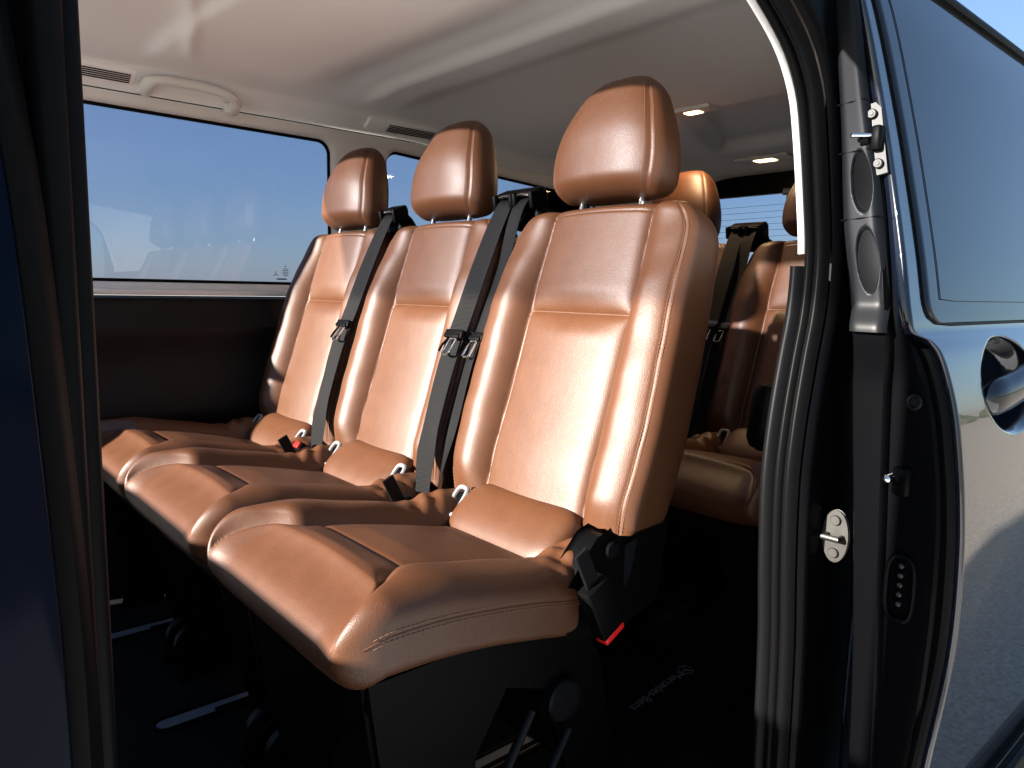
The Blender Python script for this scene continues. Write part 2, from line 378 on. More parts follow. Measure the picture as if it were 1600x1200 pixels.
GUIDE_LOC = {}
def make_seat(belt_side):
    root = empty('passenger_seat')
    # cushion
    sl = nonuni(0, SC, 230, [(CS1, .012), (CS2, .012), (SC - .01, .03), (.1, .03), (.40, .06)])
    V, F = pad('cushion', CP, sl, c_w, c_tf, c_tb, c_disp, 6.5, 520)
    cu = mesh_obj('cushion', V, F, LEATHER, root)
    for sd in (-1, 1):
        for off, dz in ((0, 0.008), (0, -.003)):
            mb = MB(); pts = []; nr = []
            for i in range(60):
                s = .11 + (SC - .035 - .11) * i / 59; w = c_w(s)[0]
                z = .006 * math.sin(s * 9)
                d = .010 + dz + z; 
                a = (1 - (abs(d) / (CT if d > 0 else c_tb(s))) ** 6.5) ** (1 / 6.5)
                pts.append(CP(sd * w * a, s, d)); nr.append(Vector((0, sd, 0)))
            stitch(mb, pts, nr); mb.build('stitching', THREAD, cu)
    for sd in (-1, 1):
        mb = MB(); pts = []
        for i in range(50):
            s = .11 + (SC - .030 - .11) * i / 49; w = c_w(s)[0]; d = .0125 + .006 * math.sin(s * 9)
            pts.append(CP(sd * (w * .9995 - .0005), s, d))
        mb.tube(pts, .0016, 6); mb.build('piping', LEATHER, cu, smooth=True); mb = MB()
        pts = [CP(sd * (c_w(s)[0] * .994 - .0006), s, -.020 + .004 * math.sin(s * 9)) for s in [.13 + (SC - .21) * i / 40 for i in range(41)]]
        mb.tube(pts, .0013, 6); mb.build('piping', LEATHER, cu, smooth=True)
    # backrest
    sl = nonuni(0, SB, 150, [(.415, .012), (SB - .015, .02), (.02, .02)])
    V, F = pad('backrest', BP, sl, b_w, b_tf, b_tb, b_disp, 4.6, 320)
    bk = mesh_obj('backrest', V, F, LEATHER, root)
    for sd in (-1, 1):
        for off in (.013, .0195):
            mb = MB(); pts = []; nr = []
            for i in range(90):
                s = .03 + (SB - .045 - .03) * i / 89; w = b_w(s)[0]; u = w - off
                b_ = (1 - (u / w) ** 4.6) ** (1 / 4.6)
                d = b_ * BT + b_disp(u, s, w) * b_ ** .5
                pts.append(BP(sd * u, s, d)); nr.append((BN + Vector((0, sd * .9, 0))).normalized())
            stitch(mb, pts, nr, .0004); mb.build('stitching', THREAD, bk)
    for ds in (.017, .027):
        mb = MB(); s = SB - ds; w, kf, kb = b_w(s); pts = []; nr = []
        for i in range(60):
            u = -.125 + .25 * i / 59; b_ = (1 - (abs(u) / w) ** 4.6) ** (1 / 4.6)
            pts.append(BP(u, s, (b_ * BT + b_disp(u, s, w) * b_ ** .5) * kf)); nr.append((BN + BLv * .6).normalized())
        stitch(mb, pts, nr, .0004); mb.build('stitching', THREAD, bk)
    # lumbar roll between cushion and backrest
    V = []; nr_, nc_ = 40, 48
    for i in range(nr_):
        t = -1 + 2 * i / (nr_ - 1); k = math.sqrt(max(0.0, 1 - abs(t) ** 9)); k = max(k, .03)
        for j in range(nc_):
            a = 2 * math.pi * j / nc_
            ca, sa = math.cos(a), math.sin(a)
            ex = math.copysign(abs(ca) ** .8, ca) * .066 * k; ez = math.copysign(abs(sa) ** .8, sa) * .034 * k
            R = math.radians(38)
            V.append(Vector((.850 + ex * math.cos(R) - ez * math.sin(R), t * .148, .476 + ex * math.sin(R) + ez * math.cos(R))))
    F = grid_faces(nr_, nc_, True); F.append(tuple(range(nc_))[::-1]); F.append(tuple((nr_ - 1) * nc_ + i for i in range(nc_)))
    lr = mesh_obj('lumbar_roll', V, F, LEATHER, root)
    # anchor trims let into the ends of the roll
    for sd in ((1,) if belt_side > 0 else (-1, 1)):
        mb = MB(); R = Matrix.Rotation(math.radians(-52), 3, 'Y')
        ring = []
        for k in range(28):
            a = 2 * math.pi * k / 28; ca, sa = math.cos(a), math.sin(a)
            ring.append(Vector((.838, sd * .148, .488)) + R @ Vector((math.copysign(abs(ca) ** .5, ca) * .030, math.copysign(abs(sa) ** .5, sa) * .015, .006)))
        mb.tube(ring, .0048, 8, True)
        an = mb.build('anchor_trim', TRIMG, root, smooth=True)
        mb = MB(); mb.box((.838, sd * .148, .484), (.050, .022, .010), R, .003); mb.build('anchor_slot', PLAST, an, smooth=True)
    # headrest
    sl = nonuni(0, SH, 90, [(SH, .03), (0, .02)])
    V, F = pad('headrest', HP, sl, h_w, h_t, h_t, h_disp, 2.9, 220)
    hr = mesh_obj('headrest', V, F, LEATHER, root)
    for sd in (-1, 1):
        for fr in (.80, .905):
            mb = MB(); pts = []; nr = []
            for i in range(70):
                s = .012 + (SH - .020) * i / 69; w, kf, kb = h_w(s); u = w * fr
                b_ = (1 - fr ** 2.9) ** (1 / 2.9)
                d = (b_ * h_t(s) + h_disp(u, s, w) * b_ ** .5) * kf
                pts.append(HP(sd * u, s, d)); nr.append((HN + Vector((0, sd * .7, 0))).normalized())
            stitch(mb, pts, nr, .0003); mb.build('stitching', THREAD, hr)
    for sd in (-1, 1):
        mb = MB(); mb.tube([(1.068, sd * .075, 1.00), (1.092, sd * .075, 1.10)], .0065, 14); mb.build('headrest_post', CHROME, root, smooth=True)
        mb = MB(); mb.disc((1.078, sd * .075, 1.040), (.25, 0, 1), .013, .010); mb.build('post_collar', PLAST, root, smooth=True)
    # shell behind the backrest
    mb = MB(); mb.prism([(.955, .45), (.975, .46), (1.115, .98), (1.10, 1.0)], -.19, .19); mb.build('back_shell', PLAST, root, bevel=.01)
    # seat base
    mb = MB(); mb.box((.66, 0, .375), (.44, .40, .05), None, .012); mb.build('base_pan', PLAST, root, smooth=True)
    for sd in (-1, 1):
        poly = [(.47, 0), (.50, .10), (.46, .26), (.44, .40), (.80, .40), (.86, .30), (.90, .12), (.95, .03), (.95, 0), (.85, 0), (.80, .14), (.74, .30), (.66, .33), (.60, .24), (.60, .10), (.56, 0)]
        mb = MB(); mb.prism(poly, sd * .195 - .012, sd * .195 + .012)
        lg = mb.build('leg', PLAST, root, bevel=.006)
        mb = MB(); mb.disc((.515, sd * .207, .07), (0, sd, 0), .048, .020); mb.disc((.515, sd * .207 + sd * .019, .07), (0, sd, 0), .026, .012); mb.build('pivot_cap', GREYPL, lg, smooth=True)
        mb = MB(); mb.disc((.77, sd * .207, .27), (0, sd, 0), .034, .018); mb.build('pivot_cap', GREYPL, lg, smooth=True)
        for (a, b) in (((.56, .09), (.70, .28)), ((.66, .08), (.78, .22))):
            mb = MB(); mb.tube([(a[0], sd * .222, a[1]), ((a[0]+b[0])/2, sd * .228, (a[1]+b[1])/2), (b[0], sd * .222, b[1])], .0075, 10); mb.build('release_lever', GREYPL, lg, smooth=True)
    # side cover of the recliner
    for sd in ((-1,) if belt_side > 0 else ()):
        poly = [(.812, .522), (.790, .500), (.755, .462), (.742, .42), (.76, .385), (.86, .37), (.955, .40), (.975, .515), (.93, .512), (.885, .508), (.855, .515), (.832, .528)]
        mb = MB(); mb.prism(poly, sd * .200, sd * .243); sc_ = mb.build('recliner_cover', PLAST, root, bevel=.008)
        mb = MB(); mb.prism([(.868, .505), (.893, .510), (.880, .455), (.868, .44)], sd * .240, sd * .250); mb.build('cover_clip', SATIN, sc_, bevel=.002)
        mb = MB(); mb.disc((.836, sd * .236, .505), (0, sd, 0), .015, .016); mb.build('pivot_knob', GREYPL, sc_, smooth=True)
    # buckle stalk
    d = Vector((.45, 0, -.89)).normalized(); n_ = Vector((0, -1, 0)); b_ = n_.cross(d)
    R = Matrix((b_, n_, d)).transposed()
    c = Vector((.780, -.280, .440))
    mb = MB(); mb.box(c, (.050, .026, .090), R, .004); bu = mb.build('buckle', PLAST, root, smooth=True)
    mb = MB(); mb.box(c + d * .0485, (.044, .022, .015), R, .003); mb.build('release_button', RED, bu, smooth=True)
    mb = MB(); mb.box(c - d * .07, (.026, .006, .07), R, .002); mb.build('buckle_strap', WEB, bu)
    # belt
    y = .240 if belt_side > 0 else -.226
    bx = .022 if belt_side > 0 else -.002
    sy = 1 if belt_side > 0 else -1
    pts = [(1.150, y, 1.062), (1.118, y, 1.098), (1.080, y, 1.100), (1.052, y, 1.062), (1.000 + bx, y + .004 * sy, .955), (.950 + bx, y + .006 * sy, .84), (.915 + bx, y + .006*sy, .760), (.880 + bx, y + .006*sy, .650), (.855 + bx, y + .010*sy, .560), (.842 + bx, y + .016*sy, .478)]
    ct = spline(pts, 90); V = []; w = .023
    for i, p in enumerate(ct):
        t = (ct[min(i + 1, 89)] - ct[max(i - 1, 0)]).normalized(); q = i / 89
        tw = math.radians(14 * sy * math.sin(math.pi * q) + 34 * sy * sstep(.8, 1, q)); sd_ = Vector((0, 1, 0)); nn = t.cross(sd_).normalized()
        sd2 = (sd_ * math.cos(tw) + nn * math.sin(tw)); n2 = t.cross(sd2).normalized()
        ww = w * (1 - .35 * sstep(.86, 1, q))
        for k in range(7):
            a = -1 + 2 * k / 6; V.append(p + sd2 * ww * a + n2 * .0006 + n2 * .0008 * math.sin(a * 2 + q * 9))
        for k in range(7):
            a = 1 - 2 * k / 6; V.append(p + sd2 * ww * a - n2 * .0006 + n2 * .0008 * math.sin(a * 2 + q * 9))
    F = grid_faces(90, 14, True); F.append(tuple(range(14))[::-1]); F.append(tuple(89 * 14 + i for i in range(14)))
    bl = mesh_obj('seat_belt', V, F, WEB, root); bl.data.set_sharp_from_angle(angle=math.radians(50))
    i0 = int(90 * .545); p = ct[i0]; t = (ct[i0 + 1] - ct[i0 - 1]).normalized(); nn = t.cross(Vector((0, 1, 0))).normalized()
    if nn.x > 0: nn = -nn
    R = Matrix((Vector((0, 1, 0)), nn, -t)).transposed()
    mb = MB(); mb.box(p + nn * .004, (.062, .012, .020), R, .004); mb.box(p + nn * .010 + t * .006, (.052, .008, .010), R, .003)
    tg = mb.build('belt_tongue', PLAST, bl, smooth=True)
    mb = MB(); q0 = p + nn * .012 + t * .030
    ring = [q0 + Vector((0, 1, 0)) * (.010 * sx - .006) + t * (.018 * st) + nn * (.004 * st) for sx, st in ((-1, -1), (-1, 0), (-1, 1), (-.5, 1.15), (.5, 1.15), (1, 1), (1, 0), (1, -1))]
    mb.tube(ring, .0026, 8, True)
    mb.build('tongue_plate', CHROME, bl, smooth=True)
    mb = MB(); mb.tube([p + Vector((0, .016, 0)) + nn * .004 + t * .008, p + Vector((0, .022, 0)) + nn * .010 + t * .028, p + Vector((0, .020, 0)) + nn * .014 + t * .044], .0028, 8); mb.build('belt_keeper', PLAST, bl, smooth=True)
    # guide on the shoulder
    mb = MB()
    mb.box((1.118, y, 1.058), (.075, .082, .035), Matrix.Rotation(math.radians(14), 3, 'Y'), .012)
    mb.box((1.088, y, 1.112), (.040, .072, .014), Matrix.Rotation(math.radians(-22), 3, 'Y'), .006)
    for s_ in (-1, 1): mb.box((1.085, y + s_ * .033, 1.095), (.050, .012, .038), Matrix.Rotation(math.radians(-10), 3, 'Y'), .005)
    gd = mb.build('belt_guide', PLAST, root, smooth=True)
    mb = MB(); mb.tube([(1.068, y - .022, 1.1035), (1.066, y, 1.105), (1.068, y + .022, 1.1035)], .0028, 8); mb.build('guide_pin', CHROME, gd, smooth=True)
    return root
def copy_tree(o, parent=None):
    c = o.copy(); COL.objects.link(c)
    if parent: c.parent = parent
    for ch in list(o.children): copy_tree(ch, c)
    return c
SEAT_G_M = 'tan leather seats of the middle row'; SEAT_G_R = 'tan leather seats of the rear row'
seat_a = make_seat(1); seat_a.location = (0, .967, 0)
tag(seat_a, 'tan leather van seat nearest the open door, with red-ended buckle hanging at its side', 'seat', SEAT_G_M)
seat_b = make_seat(-1); seat_b.location = (0, 1.487, 0)
tag(seat_b, 'middle seat of the front tan leather row, between two seats', 'seat', SEAT_G_M)
s3 = copy_tree(seat_b); s3.location = (0, 1.976, 0)
dd = Vector((-.80, 0, .60)); n3 = Vector((0, -1, 0)); R3 = Matrix((n3.cross(dd), n3, dd)).transposed(); c3 = Vector((.815, -.240, .482))
mb = MB(); mb.box(c3, (.022, .030, .060), R3, .004); bu = mb.build('buckle', PLAST, s3, smooth=True)
mb = MB(); mb.box(c3 + dd * .032, (.017, .024, .008), R3, .003); mb.build('release_button', RED, bu, smooth=True)
tag(s3, 'tan leather seat of the front row beside the large side window', 'seat', SEAT_G_M)
s4 = copy_tree(seat_a); s4.location = (.965, 1.005, 0)
tag(s4, 'orange-lit rear seat partly hidden by the pillar of the door opening', 'seat', SEAT_G_R)
s5 = copy_tree(seat_b); s5.location = (.965, 1.515, 0)
tag(s5, 'rear seat mostly hidden behind the nearest front-row seat', 'seat', SEAT_G_R)

# ================================================================== VAN
van = empty('van', (0, 0, 0))
tag(van, 'black van seen through its open sliding door, with pale headliner and tinted windows', 'van')
# ---- floor
mb = MB(); mb.box((1.45, 1.42, -.03), (3.7, 1.90, .06)); mb.build('floor', CARPET, van)
def stadium(x0, x1, y, hw, z, n=12):
    P = []
    for k in range(n + 1):
        a = math.pi / 2 + math.pi * k / n; P.append((x0 + hw * math.cos(a), y + hw * math.sin(a)))
    for k in range(n + 1):
        a = -math.pi / 2 + math.pi * k / n; P.append((x1 + hw * math.cos(a), y + hw * math.sin(a)))
    return P
for (y, x0, x1) in ((1.515, .395, 1.0), (1.00, .25, 1.0), (2.0, .395, 1.0)):
    mb = MB(); mb.prism(stadium(x0, x1, y, .020, 0), .0005, .003, 'z'); rl = mb.build('seat_rail', ALU, van)
    mb = MB(); ring = [(a, b, .004) for a, b in stadium(x0, x1, y, .024, 0)]; mb.tube(ring, .0045, 8, True); mb.build('rail_frame', RUBBER, rl, smooth=True)
    mb = MB(); mb.prism(stadium(x0 + .10, x1, y - .008, .0055, 0), .003, .0045, 'z'); mb.build('rail_slot', RUBBER, rl)
# step well at the door
mb = MB(); mb.prism([(-.3, .47), (1.06, .47), (1.06, .72), (1.02, .76), (-.3, .76)], .001, .012, 'z'); mb.build('door_sill', GREYPL, van, bevel=.005)
mb = MB(); mb.prism([(-.3, .40), (.93, .40), (.93, .66), (.90, .69), (-.3, .69)], .012, .017, 'z'); mb.build('step_plate', PLAST, van, bevel=.004)

# ---- far side wall with windows
def wall_ring(x0, x1, z0, z1, hx0, hx1, hz0l, hz0r, hz1l, hz1r, r, y, depth, m, name):
    """rectangular wall cell with a rounded hole and a reveal"""
    n = 40; hole = []; outer = []
    cs = [(hx1, hz1r, 0), (hx0, hz1l, 90), (hx0, hz0l, 180), (hx1, hz0r, 270)]
    seg = 10
    for (cx, cz, a0) in cs:
        sx = -1 if cx == hx1 else 1; sz = -1 if a0 < 180 else 1
        for q in range(seg + 1):
            a = math.radians(a0 + 90 * q / seg); hole.append((cx + sx * r + r * math.cos(a), cz + sz * r + r * math.sin(a)))
            ox = x1 if cx == hx1 else x0; oz = z1 if a0 < 180 else z0
            t = q / seg
            outer.append((ox, oz))
    V = []; M = len(hole)
    cxm = (hx0 + hx1) / 2; czm = (hz0l + hz1l) / 2
    def sc_(p, k):  # shrink towards inside the hole
        return (p[0] + (cxm - p[0]) * k / abs(hx1 - hx0) * 2, p[1] + (czm - p[1]) * k / abs(hz1l - hz0l) * 2)
    rows = [([(o[0], o[1]) for o in outer], y), ([sc_(h, -.012) for h in hole], y), ([sc_(h, -.004) for h in hole], y + .004), (hole, y + .012), (hole, y + depth)]
    for pts, yy in rows:
        V += [(p[0], yy, p[1]) for p in pts]
    o = mesh_obj(name, V, grid_faces(5, M, True), m, van)
    o.data.set_sharp_from_angle(angle=math.radians(50))
    return hole
YW = 2.345
h1 = wall_ring(.08, 1.305, .868, 1.432, .12, 1.215, (.905), .905, 1.402, 1.396, .045, YW, .035, TRIMW, 'side_trim')
h2 = wall_ring(1.305, 3.12, .868, 1.432, 1.43, 2.55, .95, .95, 1.395, 1.33, .05, YW, .035, TRIMW, 'side_trim')
for h in (h1, h2):
    cx = sum(p[0] for p in h) / len(h); cz = sum(p[1] for p in h) / len(h)
    mb = MB(); mb.prism(h, YW + .036, YW + .040); w = mb.build('side_window', GLASS, van)
    ring = [(p[0] + (cx - p[0]) * .004, YW + .030, p[1] + (cz - p[1]) * .012) for p in h]
    mb = MB(); mb.tube(ring, .0065, 8, True); mb.build('window_gasket', RUBBER, w, smooth=True)
    if h is h1:
        # the maker's approval print in the corner of the pane
        mb = MB(); y = YW + .0345
        def bar(x, z, w_, h_): mb.box((x, y, z), (w_, .0006, h_))
        for k, ww in enumerate((.018, .022, .020, .022, .016)): bar(1.052, .958 - k * .0055, ww, .0020)
        bar(1.038, .924, .034, .0045); bar(1.052, .967, .004, .004)
        for a in (90, 210, 330):
            mb.tube([(1.018, y, .940), (1.018 + .010 * math.cos(math.radians(a)), y, .940 + .010 * math.sin(math.radians(a)))], .0011, 6)
        mb.build('window_print', INK, w)
# lower door card
V = []; xs = [.08, .5, 1.0, 1.5, 2.2, 3.12]
prof = [(-.02, 2.345), (.10, 2.340), (.30, 2.325), (.47, 2.315), (.50, 2.290), (.53, 2.283), (.60, 2.300), (.66, 2.305), (.72, 2.300), (.745, 2.285), (.77, 2.282), (.81, 2.305), (.83, 2.312), (.85, 2.316), (.858, 2.322), (.862, 2.344)]
for (z, y) in prof: V += [(x, y, z) for x in xs]
o = mesh_obj('door_card', V, grid_faces(len(prof), len(xs)), TRIMD, van); o.data.set_sharp_from_angle(angle=math.radians(35))
mb = MB(); mb.box((1.6, 2.322, .876), (3.04, .045, .016), None, .004); mb.build('window_ledge', TRIMW, van, smooth=True)
# outer body behind the walls
mb = MB(); mb.box((1.6, 2.41, .2), (3.04, .05, 1.33)); mb.box((1.6, 2.395, 1.462), (3.04, .03, .05)); mb.build('body_side', PAINT, van)

# ---- headliner
def ceil_z(x, y):
    z = 1.525
    if y < .92: q = (.92 - y) / .42; z -= .29 * (1 - math.sqrt(max(0, 1 - q * q * .999)))
    z -= .036 * sstep(1.98, 2.30, y) + .052 * max(0, min(1, (y - 2.262) / .083))
    mid = sstep(.75, 1.1, y) * (1 - sstep(1.95, 2.2, y))
    mid2 = sstep(.55, .8, y) * (1 - sstep(2.05, 2.25, y))
    # roof bows
    z -= .020 * sstep(.585, .625, x + .05 * (y - 1.8)) * mid2 * (1 - sstep(.98, 1.12, x))
    z -= .010 * mid2 * (1 - sstep(.3, .6, x))
    z -= .020 * (sstep(1.215, 1.26, x) * (1 - sstep(1.34, 1.46, x))) * mid2
    z += .012 * math.exp(-((x - 1.15) / .05) ** 2) * mid2
    z -= .012 * math.exp(-(((x - .95) / .22) ** 2 + ((y - 1.45) / .28) ** 2))
    z -= .045 * sstep(1.5, 2.05, x)
    z -= .014 * math.exp(-((x - .615 - .30 * (y - 1.9)) / .018) ** 2) * sstep(1.55, 1.7, y) * (1 - sstep(2.0, 2.15, y))
    # recess near the rear lamps
    rx = sstep(2.03, 2.10, x + .25 * (y - 1.3) ** 2) * (1 - sstep(2.62, 2.72, x)); ry = sstep(.85, .95, y) * (1 - sstep(1.50 + .45 * max(0, x - 2.08), 1.57 + .45 * max(0, x - 2.08), y))
    z += .045 * rx * ry
    z -= .03 * sstep(2.75, 3.1, x)
    return z
nx, ny = 240, 150; V = []
X0, X1, Y0, Y1 = .30, 3.12, .503, 2.352
for i in range(nx):
    x = X0 + (X1 - X0) * i / (nx - 1)
    for j in range(ny):
        t = j / (ny - 1); y = Y0 + (Y1 - Y0) * (t ** 1.4 * .35 + t * .65)
        V.append((x, y, ceil_z(x, y)))
hl = mesh_obj('headliner', V, grid_faces(nx, ny), LINER, van)
# roof skin above
V = []; nx, ny = 20, 40
for i in range(nx):
    x = .30 + 2.86 * i / (nx - 1)
    for j in range(ny):
        t = j / (ny - 1); y = .455 + 1.96 * t; z = (1.345 if t < .5 else 1.462) + (.265 if t < .5 else .148) * (1 - abs(2 * t - 1) ** 3.6)
        V.append((x, y, z))
rs = mesh_obj('roof', V, grid_faces(nx, ny), PAINT, van)
V = [(x, y, 1.56 - .02 * abs((y - 1.43) / .9) ** 3) for x in (-1.2, .30) for y in [.52 + 1.82 * j / 20 for j in range(21)]]
mesh_obj('added_sun_glass', V, grid_faces(2, 21), GLASS, van)  # glass roof added out of view so the sun reaches seats and headrests
mb = MB(); mb.tube([(.02, .452, 1.338), (1.5, .452, 1.338), (3.2, .452, 1.332)], .008, 8); mb.build('gutter_strip', RUBBER, rs, smooth=True)

# grab handle + vents on the far cant rail
mb = MB()
hp = spline([(.622, 2.325, 1.442), (.618, 2.285, 1.450), (.632, 2.262, 1.460), (.70, 2.258, 1.466), (.79, 2.258, 1.463), (.848, 2.262, 1.450), (.862, 2.285, 1.438), (.860, 2.325, 1.428)], 50)
mb.tube(hp, [.0135 if 8 < i < 42 else .018 for i in range(50)], 14)
gh = mb.build('grab_handle', TRIMW, van, smooth=True)
mb = MB(); mb.box((.618, 2.318, 1.446), (.045, .03, .034), None, .01); mb.build('handle_mount', TRIMW, gh, smooth=True); mb = MB(); mb.box((.862, 2.318, 1.432), (.045, .03, .034), None, .01); mb.build('handle_mount', TRIMW, gh, smooth=True)
def vent(x0, x1, z0, slope, frame_only=0.0):
    R = Matrix.Rotation(math.radians(58), 3, 'X'); g = empty('air_vent', (0, 0, 0)); 
    g = None
    mb = MB(); cx = (x0 + x1) / 2; c = Vector((cx, 2.298, z0))
    mb.box(c, (x1 - x0, .020, .050), R, .006); fr = mb.build('air_vent', LINER, van, smooth=True)
    xs0 = x0 + .012 + frame_only; mb = MB()
    nrm = R @ Vector((0, -1, 0)); up = R @ Vector((0, 0, 1))
    for k in range(5):
        mb.box(Vector(((xs0 + x1 - .014) / 2, c.y, c.z)) + nrm * .0105 + up * (-.014 + k * .0072), (x1 - .014 - xs0, .003, .0030), R)
    mb.build('vent_slat', GREYPL, fr)
    mb = MB(); mb.box(Vector((xs0 + .03, c.y, c.z)) + nrm * .012 - up * .020, (.03, .008, .006), R, .002); mb.build('vent_tab', TRIMW, fr, smooth=True)
vent(.30, .590, 1.468, 0)
vent(1.315, 1.60, 1.464, 0, .07)

# ---- ceiling lamps
lampm = mat('lamp_lens', (.9, .8, .6), .2)
lb = lampm.node_tree.nodes['Principled BSDF']; lb.inputs['Emission Color'].default_value = (1, .62, .28, 1); lb.inputs['Emission Strength'].default_value = 1.6
def lamp(x, y, rz, sz, pw):
    z = ceil_z(x, y) - .004; R = Matrix.Rotation(rz, 3, 'Z')
    mb = MB(); mb.box((x, y, z), (sz * .42, sz, .014), R, .006); h = mb.build('reading_lamp', TRIMW, van, smooth=True)
    mb = MB(); mb.box((x, y, z - .007), (sz * .22, sz * .36, .007), R, .003); mb.build('lamp_lens', lampm, h, smooth=True)
    d = bpy.data.lights.new('reading_lamp_light', 'AREA'); d.size = .07; d.energy = pw; d.color = (1, .66, .36)
    l = bpy.data.objects.new('reading_lamp_light', d); COL.objects.link(l); l.location = (x, y, z - .016); l.parent = van
lamp(2.00, 1.45, 0, .15, 0.7)
lamp(2.86, 1.70, 0, .24, 0.15)

# ---- tailgate
mb = MB()
mb.box((3.13, 1.42, .40), (.05, 1.92, .96)); mb.box((3.13, 1.42, 1.45), (.05, 1.92, .18)); 
mb.box((3.13, .60, 1.1), (.05, .28, .6)); mb.box((3.13, 2.30, 1.1), (.05, .20, .6))
tg = mb.build('tailgate', PLAST, van, bevel=.01)
mb = MB(); mb.box((3.14, 1.45, 1.10), (.006, 1.5, .54)); w = mb.build('rear_window', GLASS, tg)
mb = MB(); [mb.box((3.134, 1.45, .92 + k * .028), (.001, 1.44, .0014)) for k in range(15)]; mb.build('heater_wires', INK, w)
mb = MB(); mb.tube([(3.10, 1.72, 1.37), (3.10, 1.72, 1.31)], .008, 10); mb.box((3.10, 1.72, 1.36), (.02, .05, .03), None, .004); mb.build('latch', CHROME, tg, smooth=True)

# ---- near side: opening edge, pillar, seals
edge = [(.20, 1.285), (.45, 1.285), (.66, 1.278), (.76, 1.256), (.813, 1.232), (.868, 1.197), (.903, 1.155), (.919, 1.112), (.940, 1.03), (.955, .954), (.952, .88), (.937, .816), (.920, .73), (.913, .65), (.920, .53), (.932, .413), (.938, .25), (.94, 0.0)]
ec = spline([(x, 0, z) for x, z in edge], 120)
def sweep(profile, m, name, parent, i0=0, i1=120, smooth=True, curve=None, closed=False):
    c = curve or ec; V = []; idx = list(range(i0, i1))
    for i in idx:
        t = (c[min(i + 1, len(c) - 1)] - c[max(i - 1, 0)]); t.y = 0; t.normalize()
        n = Vector((-t.z, 0, t.x))
        if n.x < 0 and n.z < 0: n = -n
        for (a, y) in profile:
            V.append(Vector((c[i].x, 0, c[i].z)) + n * a + Vector((0, y, 0)))
    o = mesh_obj(name, V, grid_faces(len(idx), len(profile), closed), m, parent, smooth)
    return o
# index where the pale trim ends (z ~ .95)
iz = next(i for i, p in enumerate(ec) if p.z < .950)
rb = lambda y0, y1, a0, h, n=9: [(a0 - h * math.sin(math.pi * k / (n - 1)), y0 + (y1 - y0) * k / (n - 1)) for k in range(n)]
sweep([(.34, .64), (.055, .53), (.030, .519)] + rb(.5135, .504, .006, .005), TRIMW, 'pillar_trim', van, 0, iz)
sweep([(.34, .64), (.075, .545), (.048, .530)] + rb(.524, .504, .006, .010), DARKR, 'lower_pillar_trim', van, iz, 120)
seal = sweep(rb(.5035, .4905, .006, .006) + rb(.4900, .470, .010, .014), RUBBER, 'door_seal', van)
sweep([(.014, .4695), (.018, .463), (.03, .460), (.10, .458), (.16, .462)], PAINT_IN, 'pillar_flange', van)
# near rear wall between opening and tailgate
mb = MB(); mb.box((2.12, .535, .55), (2.05, .045, 1.30)); mb.build('rear_quarter_wall', TRIMD, van)
mb = MB(); mb.box((2.15, .475, .40), (2.08, .03, 1.85)); mb.build('rear_quarter_panel', PAINT, van)
# grey arm rest by the rear seat
mb = MB(); mb.box((1.66, .94, .60), (.09, .07, .17), Matrix.Rotation(math.radians(10), 3, 'Y'), .03); mb.build('arm_rest', GREYPL, van, smooth=True)

# striker plate on the flange
mb = MB(); cs = Vector((.985, .440, .574))
mb.prism([(cs.y + .017 * math.cos(a) , cs.z + .036 * math.sin(a)) for a in [2 * math.pi * k / 24 for k in range(24)]], .976, .981, 'x')
st = mb.build('striker_plate', STEEL, van, bevel=.001)
mb = MB(); mb.tube([(.976, .440 - .010, .574), (.962, .440 - .010, .574), (.962, .440 + .010, .574), (.976, .440 + .010, .574)], .0042, 10); mb.disc((.976, .440, .597), (-1, 0, 0), .007, .004); mb.disc((.976, .440, .551), (-1, 0, 0), .007, .004)
mb.build('striker_loop', STEEL, st, smooth=True)

# ---- open sliding door, parked outside the rear quarter
DT = [(-.12, .940, .330), (.05, .945, .315), (.20, .950, .302), (.31, .958, .294), (.46, .985, .286), (.58, .985, .286), (.66, .982, .291), (.72, .981, .299), (.76, .981, .306), (.80, .978, .316), (.835, .970, .327), (.850, .958, .336), (.858, .935, .344), (.875, .928, .348), (.95, .937, .365), (1.03, .944, .384), (1.13, .938, .404), (1.254, .921, .430), (1.33, .905, .452)]
zs = nonuni(-.12, 1.33, 240, [(.855, .03), (.785, .07)])
xs_rel = [0, .002, .006, .012, .02, .03, .04] + [.05 + .0055 * k for k in range(68)] + [.45, .55, .7, .9, 1.2, 1.6]
HX, HZ, HA, HB = 1.205, .783, .120, .068
V = []; nc = len(xs_rel) + 3
for z in zs:
    xe, yo = lerp_tab(DT, z)
    V.append((xe + .010, yo + .020, z)); V.append((xe + .002, yo + .012, z)); V.append((xe - .0005, yo + .005, z))
    for xr in xs_rel:
        x = xe + xr; y = yo
        if xr == 0: y += .0015
        q = math.sqrt(((x - HX) / HA) ** 2 + ((z - HZ) / HB) ** 2)
        y += .038 * (1 - sstep(.72, 1.0, q))
        y -= .012 * sstep(0, 1.6, xr) * 0
        V.append((x, y, z))
door = mesh_obj('sliding_door', V, grid_faces(len(zs), nc), PAINT, van)
